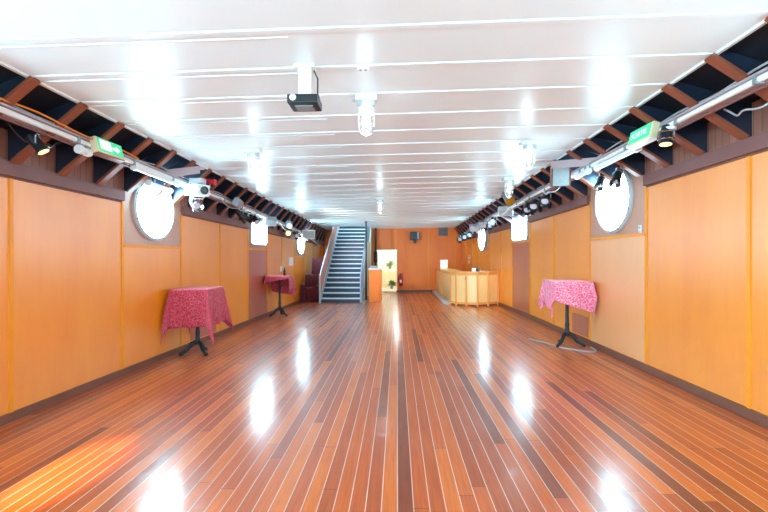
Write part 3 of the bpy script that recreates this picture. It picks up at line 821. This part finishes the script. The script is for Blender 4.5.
# ------------------------------------------------------------------ ceiling things
def lantern(x, y, label, group='ceiling lanterns'):
    z = CE(x, y)
    t = thing('ceiling_lantern', label, 'ceiling light', P(x, y, z))
    mb = MB(); mb.box((0, 0, -.03), (.20, .12, .06)); mb.build('base_plate', 'white', t, bevel=.006)
    mb = MB(); mb.box((0, -.035, -.085), (.16, .05, .05)); mb.tube([(-.13, 0, -.04), (-.1, 0, -.04)], .018, 8); mb.build('junction_box', 'lightgrey', t, bevel=.005)
    dn = Matrix.Rotation(math.pi, 4, 'X')
    mb = MB(); mb.lathe([(.05, .06), (.07, .07), (.075, .13), (.066, .15), (.066, .16)], dn, 20); mb.build('socket', 'white', t, smooth=True)
    mb = MB(); mb.lathe([(.058, .155), (.06, .2), (.058, .28), (.045, .33), (.02, .352), (.004, .356)], dn, 20); mb.build('glass_jar', 'jar', t, smooth=True)
    mb = MB(); mb.lathe([(.014, .16), (.03, .2), (.036, .24), (.028, .275), (.006, .29)], dn, 14); mb.build('bulb', 'bulb', t, smooth=True)
    mb = MB()
    for k in range(6):
        g = math.pi*k/3; c, s_ = math.cos(g), math.sin(g)
        mb.tube([(.07*c, .07*s_, -.15), (.074*c, .074*s_, -.22), (.072*c, .072*s_, -.29), (.05*c, .05*s_, -.35), (.0, .0, -.372)], .0045, 6)
    for zz, r in ((-.2, .074), (-.27, .073)):
        mb.tube([(r*math.cos(2*math.pi*k/20), r*math.sin(2*math.pi*k/20), zz) for k in range(21)], .0045, 6)
    mb.build('guard', 'white', t, smooth=True)
    light('lantern_glow', 'POINT', P(x, y, z)-Vector((0, 0, .43)), LAN, (.55, .86, 1), shadow_soft_size=.06)
LAN = 3.5
lantern(-.19, 2.48, 'white caged lantern on the ceiling beside the black projector')
lantern(-1.27, 3.52, 'white caged ceiling lantern above the left round porthole')
lantern(1.14, 3.50, 'white caged ceiling lantern above the right round porthole')
lantern(-.26, 6.18, 'small distant white ceiling lantern in front of the staircase top')
lantern(1.37, 4.95, 'white ceiling lantern beside the amber spotlight on the right')
# video projector on its bracket
px_, py_ = -.485, 2.06
t = thing('video_projector', 'black video projector hanging from a white ceiling bracket', 'projector', P(px_, py_, CE(px_, py_)))
mb = MB(); mb.box((0, .05, -.29), (.235, .2, .07)); mb.build('body', 'black', t, bevel=.008)
ax = Matrix.Rotation(math.pi/2, 4, 'X')
mb = MB(); mb.lathe([(.024, .0), (.026, .012), (.02, .018)], Matrix.Translation((-.07, -.045, -.285)) @ ax, 18); mb.build('lens', 'lens', t, smooth=True)
mb = MB(); mb.box((.0, .06, -.328), (.14, .1, .008)); mb.build('vent_plate', 'grey', t)
mb = MB(); mb.box((0, .06, -.012), (.16, .11, .024)); mb.box((.0, .06, -.13), (.10, .05, .22)); mb.box((0, .06, -.245), (.12, .09, .02)); mb.build('bracket', 'white', t, bevel=.003)
mb = MB(); mb.tube([(.07, .06, -.03), (.1, .06, -.1), (.095, .08, -.2), (.11, .12, -.27)], .006, 8); mb.build('power_lead', 'black', t, smooth=True)
mb = MB()
for q in (-.08, .08): mb.tube([(q, .02, -.325), (q, .02, -.34)], .012, 8)
mb.build('foot', 'black', t)
t = thing('ceiling_socket', 'small white socket plate on the ceiling right of the projector', 'socket', P(-.18, 2.12, CE(-.18, 2.12)))
mb = MB(); mb.box((0, 0, -.012), (.09, .05, .024)); mb.build('plate', 'whiteplastic', t, bevel=.004)
mb = MB(); mb.box((-.02, -.0, -.026), (.02, .02, .006)); mb.box((.02, 0, -.026), (.02, .02, .006)); mb.build('outlet', 'grey', t)

# ------------------------------------------------------------------ lighting rails under the frames
RX = {1: 1.80, -1: -2.15}
def RZ(s, y):
    xe, xb = EDGE[s], WX(s, y)-s*.035; ze, zb = CE(xe, y), RB(s, y)
    return ze+(zb-ze)*(RX[s]-xe)/(xb-xe)-.045
def R(s, y, dx=0, dz=0): return P(RX[s]-s*dx, y, RZ(s, y)+dz)
for s in (-1, 1):
    lab = 'left' if s < 0 else 'right'
    t = thing('lighting_rail', 'long mauve and white lighting rail under the %s hand frames' % lab, 'rail')
    ya, yb = .6, 10.9
    seg = [ya+(yb-ya)*i/10 for i in range(11)]
    mb = MB()
    for a, b in zip(seg, seg[1:]):
        mb.hexa([R(s, a, -.045, -.012), R(s, b, -.045, -.012), R(s, b, .035, .022), R(s, a, .035, .022), R(s, a, -.045, 0.0), R(s, b, -.045, .0), R(s, b, .035, .034), R(s, a, .035, .034)])
    mb.build('tray', 'mauvegrey', t)
    mb = MB(); mb.tube([R(s, y, .03, -.004) for y in seg], .024, 10); mb.build('conduit', 'white', t, smooth=True)
    mb = MB(); mb.tube([R(s, y, -.01, -.03) for y in seg], .014, 8); mb.build('lower_bar', 'fascia', t, smooth=True)
    for k in range(18):
        y = .9+k*.56; c = R(s, y, .028, -.004)
        MB().box(c, (.07, .03, .065)).build('clamp', 'grey', t)
    # cables lying along it
    for k, (mt, nm) in enumerate((('orangecable', 'orange'), ('greycable', 'grey'), ('black', 'black'))):
        rd = random.Random(k+10*s); pts = []
        y = .8
        while y < (3.4 if k == 0 else 10.5):
            pts.append(R(s, y, .04+rd.uniform(-.01, .015)-.02*k, .034+rd.uniform(0, .03))); y += .3
        mb = MB(); mb.tube(smoothpts(pts, 4), .009, 6)
        if s < 0 or k: mb.build('cable', mt, t, smooth=True)['label'] = nm+' cable'

def orient(loc, aim):
    d = (Vector(aim)-Vector(loc)).normalized()
    return d.to_track_quat('Z', 'Y').to_matrix().to_4x4()
def spotlight(label, loc, aim, size=1.0, lens='lens', mat='black', group=None, flaps=True, hang=.12):
    """can lamp: body, lens, yoke, hanging clamp, colour flaps"""
    t = thing('spotlight', label, 'spotlight', loc)
    m = orient(loc, aim); k = size
    mb = MB(); mb.lathe([(.03*k, -.14*k), (.055*k, -.13*k), (.065*k, -.05*k), (.066*k, .06*k), (.074*k, .07*k), (.074*k, .1*k)], m, 18); mb.build('can', mat, t, smooth=True)
    mb = MB(); mb.lathe([(.062*k, .09*k), (.064*k, .104*k), (.04*k, .112*k)], m, 18); mb.build('lens', lens, t, smooth=True)
    mb = MB(); y_ = Vector((m[0][0], m[1][0], m[2][0])) * .085*k
    top = Vector((0, 0, hang))
    mb.tube([y_*1.0, y_+top*.55, top*.8+y_*.3, top*.8-y_*.3, -y_+top*.55, -y_], .008*k, 6); mb.build('yoke', 'grey', t, smooth=True)
    mb = MB(); mb.box(top*.95, (.045*k, .045*k, .05*k)); mb.tube([top*.75, top*1.2], .01, 8); mb.build('clamp', 'chrome', t)
    if flaps:
        mb = MB()
        for a in range(4):
            rot = m @ Matrix.Rotation(a*math.pi/2, 4, 'Z')
            c = rot @ Vector((0, .078*k, .135*k)); mb.box(c, (.1*k, .004, .075*k), (rot @ Matrix.Rotation(-.45, 4, 'X')).to_3x3())
        mb.build('barn_door', mat, t)
    return t
def lamp_box(label, loc, aim, w, h, d, mat='grey', face='lens', name='floodlight', cat='floodlight', hang=.12, fins=True):
    t = thing(name, label, cat, loc); m = orient(loc, aim); m3 = m.to_3x3()
    mb = MB(); mb.box((0, 0, 0), (w, h, d), m3); mb.build('housing', mat, t, bevel=.008)
    mb = MB(); mb.box(m @ Vector((0, 0, d/2+.004)), (w*.86, h*.82, .01), m3); mb.build('front_glass', face, t)
    if fins:
        mb = MB()
        for k in range(5): mb.box(m @ Vector(((-.4+.2*k)*w, 0, -d/2-.012)), (.006, h*.8, .03), m3)
        mb.build('cooling_fin', mat, t)
    mb = MB(); y_ = Vector((m[0][0], m[1][0], m[2][0]))*(w/2+.012); top = Vector((0, 0, hang))
    mb.tube([y_, y_+top*.6, top, -y_+top*.6, -y_], .008, 6); mb.build('yoke', 'grey', t, smooth=True)
    return t
def tube_light(label, s, ya, yb, dx, dz, mat='white'):
    a, b = R(s, ya, dx, dz), R(s, yb, dx, dz)
    t = thing('tube_light', label, 'light fitting', a)
    mb = MB(); mb.tube([(0, 0, 0), b-a], .034, 16); mb.build('tube', mat, t, smooth=True)
    d = (b-a).normalized(); mb = MB(); mb.tube([-d*.012, d*.03], .045, 18); mb.build('end_cap', 'whiteplastic', t, smooth=True)
    mb = MB(); mb.tube([(b-a)-d*.03, (b-a)+d*.012], .045, 18); mb.build('end_cap', 'whiteplastic', t, smooth=True)
    mb = MB()
    for q in (.25, .75): mb.box((b-a)*q+Vector((0, 0, .05)), (.02, .03, .07))
    mb.build('hanger', 'grey', t)
    return t
def exit_sign(label, s, yc, dx, dz, flip):
    c = R(s, yc, dx, dz); t = thing('exit_sign', label, 'exit sign', c)
    # face looks across the room and a little down
    rz = math.radians(-90 if s > 0 else 90)
    m = (Matrix.Rotation(rz, 4, 'Z') @ Matrix.Rotation(math.radians(-14), 4, 'X')).to_3x3()
    mb = MB(); mb.box((0, 0, 0), (.40, .075, .17), m); mb.build('housing', 'cream', t, bevel=.008)
    mb = MB(); mb.box(m @ Vector((0, -.041, .004)), (.36, .01, .14), m); mb.build('face', 'signgreen', t, bevel=.003)
    if not flip:
        cu = bpy.data.curves.new('lettering', 'FONT'); cu.body = 'SORTIE'; cu.size = .085; cu.align_x = 'CENTER'; cu.align_y = 'CENTER'; cu.extrude = .001
        cu.materials.append(M['signwhite'])
        o = bpy.data.objects.new('lettering', cu); C.objects.link(o)
        me = bpy.data.meshes.new_from_object(o); bpy.data.objects.remove(o)
        me.materials.clear(); me.materials.append(M['signwhite'])
        o = bpy.data.objects.new('lettering', me); C.objects.link(o); o.parent = t
        o.matrix_local = Matrix.Translation(m @ Vector((0, -.048, .0))) @ (m.to_4x4() @ Matrix.Rotation(math.pi/2, 4, 'X'))
    else:
        mb = MB(); mb.box(m @ Vector((-.08, -.047, .005)), (.16, .004, .10), m); mb.build('pictogram', 'signwhite', t)
        mb = MB(); q = [(.02, -.015), (.08, -.015), (.08, -.04), (.14, .0), (.08, .04), (.08, .015), (.02, .015)]
        mb.prism([m @ Vector((x, -.048, z)) for x, z in q], [m @ Vector((x, -.044, z)) for x, z in q]); mb.build('arrow', 'signwhite', t)
    mb = MB(); mb.box(m @ Vector((0, .0, -.093)), (.40, .08, .012), m); mb.build('bottom_strip', 'cap' if s < 0 else 'white', t)
    return t
exit_sign('green exit sign with white lettering on the right hand rail', 1, 2.87, .07, .0, False)
exit_sign('green and white exit sign on the left hand rail', -1, 2.82, .06, .005, True)

# left hand fixtures, near to far
spotlight('black spotlight with warm lit lens below the near left rail', R(-1, 2.36, -.03, -.105), P(-1.5, 2.7, -.4), .72, 'warmlens', flaps=False, hang=.12)
tube_light('white tubular fitting just before the left exit sign', -1, 2.60, 2.68, .03, -.06)
tube_light('long white tubular fitting across the top of the left round porthole', -1, 3.17, 3.82, .02, -.03)
tube_light('short white tubular fitting below the left rail above the porthole', -1, 3.55, 3.9, -.10, -.08)
t = lamp_box('white stage projector with round black lens on the left rail', R(-1, 3.98, .13, -.06), R(-1, 3.98, .13, -.06)+Vector((.75, -.45, -.08)), .20, .17, .34, 'white', 'whiteplastic', 'stage_projector', 'stage projector', .14)
m = orient((0, 0, 0), (.75, -.45, -.08))
mb = MB(); mb.lathe([(.06, .16), (.06, .2), (.045, .205), (.04, .195)], m, 18); mb.build('lens', 'black', t, smooth=True)
mb = MB(); mb.box((.02, -.02, .13), (.2, .14, .08)); mb.build('control_box', 'lightgrey', t, bevel=.006)
mb = MB(); mb.tube([(-.1, .05, -.08), (-.12, .05, -.2), (-.05, .02, -.26)], .014, 8); mb.build('lead', 'whiteplastic', t, smooth=True)
t = thing('red_gel_holder', 'bright red metal flap above the white stage projector', 'gel holder', R(-1, 4.1, .2, .055))
mb = MB(); mb.box((0, 0, 0), (.2, .02, .07), Matrix.Rotation(.2, 3, 'Y')); mb.box((.1, -.03, -.02), (.02, .08, .09)); mb.build('flap', 'red', t)
mb = MB(); mb.tube([(0, 0, 0), (0, .02, -.1)], .008, 6); mb.build('stem', 'grey', t)
spotlight('chrome spotlight with barn doors below the white stage projector', R(-1, 4.12, .03, -.16), P(-.8, 3.0, -.7), .9, 'lens', 'chrome', hang=.14)
lamp_box('flat grey floodlight on the left rail past the red flap', R(-1, 5.05, .12, -.01), P(-.6, 5.4, -.2), .42, .16, .09, 'grey', 'mauvegrey')
spotlight('black spotlight below the left rail past the grey floodlight', R(-1, 5.45, .0, -.10), P(-1, 6.8, -.8), 1.0, 'lens')
spotlight('black spotlight left of the rectangular left window', R(-1, 5.95, .02, -.10), P(-1, 5.0, -.8), .95, 'lens', flaps=False)
lamp_box('grey floodlight above the rectangular left window', R(-1, 6.55, .05, -.05), P(-1, 5.0, -.8), .3, .2, .14, 'lightgrey', 'grey')
spotlight('white round spotlight under the left rail past the rectangular window', R(-1, 7.35, .15, .0), P(-1, 5.4, -.6), 1.1, 'lens', 'white', flaps=False)
spotlight('black spotlight glowing warm past the rectangular left window', R(-1, 7.75, .02, -.10), P(-1.2, 5.4, -.6), 1.1, 'warmlens')
spotlight('black spotlight just before the far left porthole', R(-1, 8.3, .05, -.08), P(-1.2, 6.4, -.8), 1.1, 'lens')
lamp_box('large white floodlight panel beside the staircase handrail', R(-1, 8.9, .17, -.02), P(-.9, 6.0, -.4), .42, .3, .07, 'white', 'lightgrey')
tube_light('white tubular fitting above the far left porthole', -1, 8.6, 9.5, .0, -.06)
# right hand fixtures, near to far
spotlight('chrome rimmed spotlight with yellow lens under the right exit sign', R(1, 2.66, .05, -.075), P(1.6, 2.55, -.4), .8, 'warmlens', 'iron', flaps=False, hang=.1)
t = [o for o in C.objects if o.get('label', '').startswith('chrome rimmed')][0]
mb = MB(); mb.lathe([(.03, .055), (.058, .06), (.06, .085), (.045, .092)], Matrix.Translation((.03, 0, 0)), 20); mb.build('top_disc', 'white', t, smooth=True)
mb = MB()
for a in range(2): mb.tube([(.066*math.cos(g/10*6.2832), .066*math.sin(g/10*6.2832), -.03+.07*a) for g in range(11)], .007, 6)
mb.build('chrome_ring', 'chrome', t, smooth=True)
tube_light('long white tubular fitting past the right exit sign', 1, 3.02, 3.62, .02, -.045)
tube_light('short white tubular fitting near the right round porthole top', 1, 3.72, 3.95, .05, -.05)
spotlight('small black spotlight silhouetted against the right round porthole', R(1, 3.55, -.12, -.14), P(1.2, 3.2, -.9), .75, 'lens', hang=.1)
spotlight('second black spotlight silhouetted against the right porthole further along', R(1, 3.80, -.10, -.13), P(1.2, 3.2, -.9), .7, 'lens', hang=.1)
def speaker(label, loc, aim, w, h, d):
    t = thing('loudspeaker', label, 'loudspeaker', loc); m = orient(loc, aim); m3 = m.to_3x3()
    mb = MB(); mb.box((0, 0, 0), (w, h, d), m3); mb.build('cabinet', 'black', t, bevel=.012)
    mb = MB(); mb.box(m @ Vector((0, 0, d/2+.006)), (w*.92, h*.92, .014), m3); mb.build('grille', 'grille', t, bevel=.004)
    for q in (-1, 1): MB().box(m @ Vector((q*(w/2+.006), 0, .01)), (.014, h, d), m3).build('side_panel', 'cap', t)
    mb = MB(); mb.tube([(0, 0, h*.4), (0, 0, h*.4+.09)], .016, 8); mb.build('bracket', 'grey', t)
    return t
speaker('grey fronted loudspeaker past the right round porthole', P(1.665, 4.14, .82), P(1.15, 2.2, .45), .25, .30, .16)
spotlight('black spotlight on the right rail past the grey loudspeaker', R(1, 4.9, .0, -.10), P(.8, 3.4, -.8), 1.0, 'lens')
spotlight('black spotlight with chrome clamp midway along the right rail', R(1, 5.3, .0, -.10), P(.8, 3.8, -.8), 1.05, 'lens')
spotlight('black spotlight just before the amber spotlight on the right rail', R(1, 5.65, -.03, -.10), P(.8, 4.2, -.8), 1.0, 'lens')
spotlight('large grey spotlight with amber gel on the right rail', R(1, 5.85, .19, .07), P(1.75, 5.0, .1), 1.5, 'amber', 'grey', flaps=False, hang=.16)
lamp_box('white floodlight above the rectangular right window', R(1, 6.5, .05, -.04), P(1, 5.0, -.8), .34, .2, .14, 'white', 'lightgrey')
spotlight('chrome spotlight past the rectangular right window', R(1, 7.35, .05, -.08), P(1, 5.4, -.6), 1.15, 'lens', 'chrome')
spotlight('black spotlight past the rectangular right window', R(1, 7.75, .0, -.10), P(1, 5.4, -.6), 1.15, 'lens')
lamp_box('grey floodlight before the far right porthole', R(1, 8.2, .04, -.05), P(1, 6.0, -.8), .3, .22, .14, 'grey', 'lens')
lamp_box('blue grey floodlight above the far right porthole', R(1, 8.9, .08, -.05), P(1, 6.4, -.8), .34, .22, .14, 'bluesteel', 'lens')
spotlight('black spotlight above the bar past the far porthole', R(1, 9.6, .06, -.10), P(1, 7.4, -.8), 1.2, 'lens')
spotlight('black spotlight second last above the bar corner', R(1, 10.1, .1, -.10), P(1, 7.4, -.8), 1.2, 'lens')
spotlight('black spotlight last in the row against the far wall', R(1, 10.6, .14, -.10), P(1, 7.4, -.8), 1.2, 'lens')

# leads drooping between the lamps
def droop(label, s, ya, yb, dx, sag, mat, r=.008):
    a, b = R(s, ya, dx, -.03), R(s, yb, dx+.02, -.03); pts = []
    for k in range(13):
        q = k/12; pts.append(a.lerp(b, q)+Vector((s*.03*math.sin(q*9), 0, -sag*4*q*(1-q)+.015*math.sin(q*14))))
    mb = MB(); mb.tube(smoothpts(pts, 3), r, 6); tag(mb.build('hanging_cable', mat, smooth=True), label, 'cable')
droop('thin black cable drooping under the left rail before the exit sign', -1, 2.2, 2.55, -.06, .1, 'black')
droop('white cable loop hanging beside the white stage projector', -1, 3.8, 4.25, .1, .17, 'white')
droop('grey cable sagging under the left rail above the grey floodlight', -1, 4.6, 5.4, .09, .09, 'greycable')
droop('white cable drooping under the left rail past the rectangular window', -1, 7.0, 7.9, .1, .12, 'white')
droop('grey cable drooping near the staircase end of the left rail', -1, 8.0, 9.0, .1, .14, 'greycable')
droop('grey cable looped under the near end of the right rail', 1, 2.0, 2.35, -.08, .1, 'greycable')
droop('white cable drooping under the right rail beside the grey loudspeaker', 1, 4.25, 4.85, .06, .1, 'white')
droop('black cable sagging between spotlights midway along the right rail', 1, 4.9, 5.6, .02, .12, 'black')
droop('white cable drooping above the rectangular right window', 1, 6.1, 7.1, .1, .08, 'white', .012)
droop('grey cable drooping above the far right porthole', 1, 7.6, 8.8, .12, .1, 'greycable', .012)
# boarded ducts and pale brackets beside the window bays -------------------------
def board(label, s, ya, yb, za, zb, wdt, xa, xb):
    t = thing('duct_board', label, 'board', P(xa, ya, za))
    a = Vector((0, 0, 0)); b = P(xb, yb, zb)-P(xa, ya, za); w_ = Vector((0, wdt, .0)); u = Vector((0, 0, .02))
    mb = MB(); mb.hexa([a, b, b+w_, a+w_, a+u, b+u, b+w_+u, a+w_+u]); mb.build('plank', 'pinkboard', t)
    mb = MB(); f = Vector((0, -.012, -.09)); g = Vector((0, .0, .02)); e = Vector((0, -.012, 0))
    mb.hexa([a+f, b+f, b+f-e, a+f-e, a+g+e, b+g+e, b+g, a+g]); mb.build('lip', 'mauvegrey', t)
    return t
board('pinkish board from ceiling edge to rail above the left porthole', -1, 3.86, 3.62, CE(-1.98, 3.9)-.06, RZ(-1, 3.6)+.035, .16, -1.93, -2.2)
board('pinkish board from ceiling edge to rail above the right porthole', 1, 4.08, 3.60, CE(1.62, 4.1)-.05, RZ(1, 3.6)+.035, .26, 1.55, 1.84)

# ------------------------------------------------------------------ light and camera
w = bpy.data.worlds.new('World'); bpy.context.scene.world = w; w.use_nodes = True
bg = w.node_tree.nodes['Background']; bg.inputs[0].default_value = (.46, .83, 1, 1); bg.inputs[1].default_value = 3.3
# two added spots near the rails brighten the bar and the far wall
for x_, y_, ax_, ay_, az_, e_ in ((1.55, 5.75, 1.55, 8.0, -.75, 160), (-1.75, 6.2, .6, 11.4, -.2, 420)):
    l_ = light('fill_spot_glow', 'SPOT', P(x_, y_, .62), e_, (1, .97, .92), spot_size=math.radians(50), spot_blend=.9, shadow_soft_size=.06)
    l_.rotation_euler = (P(ax_, ay_, az_)-l_.location).to_track_quat('-Z', 'Y').to_euler()
# two more, unseen behind the viewer, are added to brighten the white ceiling
for s_ in (-1, 1):
    l_ = light('ceiling_fill_glow', 'SPOT', P(s_*1.72, -.6, .3), 60, (.3, .8, 1), spot_size=math.radians(95), spot_blend=1, shadow_soft_size=.1)
    l_.rotation_euler = (P(-s_*.7, 2.4, 1.05)-l_.location).to_track_quat('-Z', 'Y').to_euler()
# an assumed warm spot, added unseen behind the viewer, throws a long streak on the planks at left
sp = light('assumed_streak_spot', 'SPOT', P(-1.75, -1.0, .75), 6000, (1, .7, .44), spot_size=math.radians(7.5), spot_blend=.8, shadow_soft_size=.05)
sp.rotation_euler = (P(-1.56, 1.85, -1.03)-sp.location).to_track_quat('-Z', 'Y').to_euler()

cam_d = bpy.data.cameras.new('Camera'); cam = bpy.data.objects.new('Camera', cam_d); C.objects.link(cam)
cam.location = (0, 0, U); cam_d.sensor_width = 36; cam_d.lens = 36*400/768
cam.rotation_euler = (math.pi/2, 0, .0325); cam_d.shift_y = 1/768; cam_d.clip_start = .05
sc = bpy.context.scene; sc.camera = cam
sc.view_settings.view_transform = 'Standard'; sc.view_settings.look = 'None'; sc.view_settings.gamma = 1
sc.view_settings.exposure = 0.38
try:
    sc.cycles.use_denoising = True; sc.cycles.denoiser = 'OPENIMAGEDENOISE'
    sc.cycles.max_bounces = 12; sc.cycles.diffuse_bounces = 8; sc.cycles.sample_clamp_indirect = 12
except Exception as e: print(e)
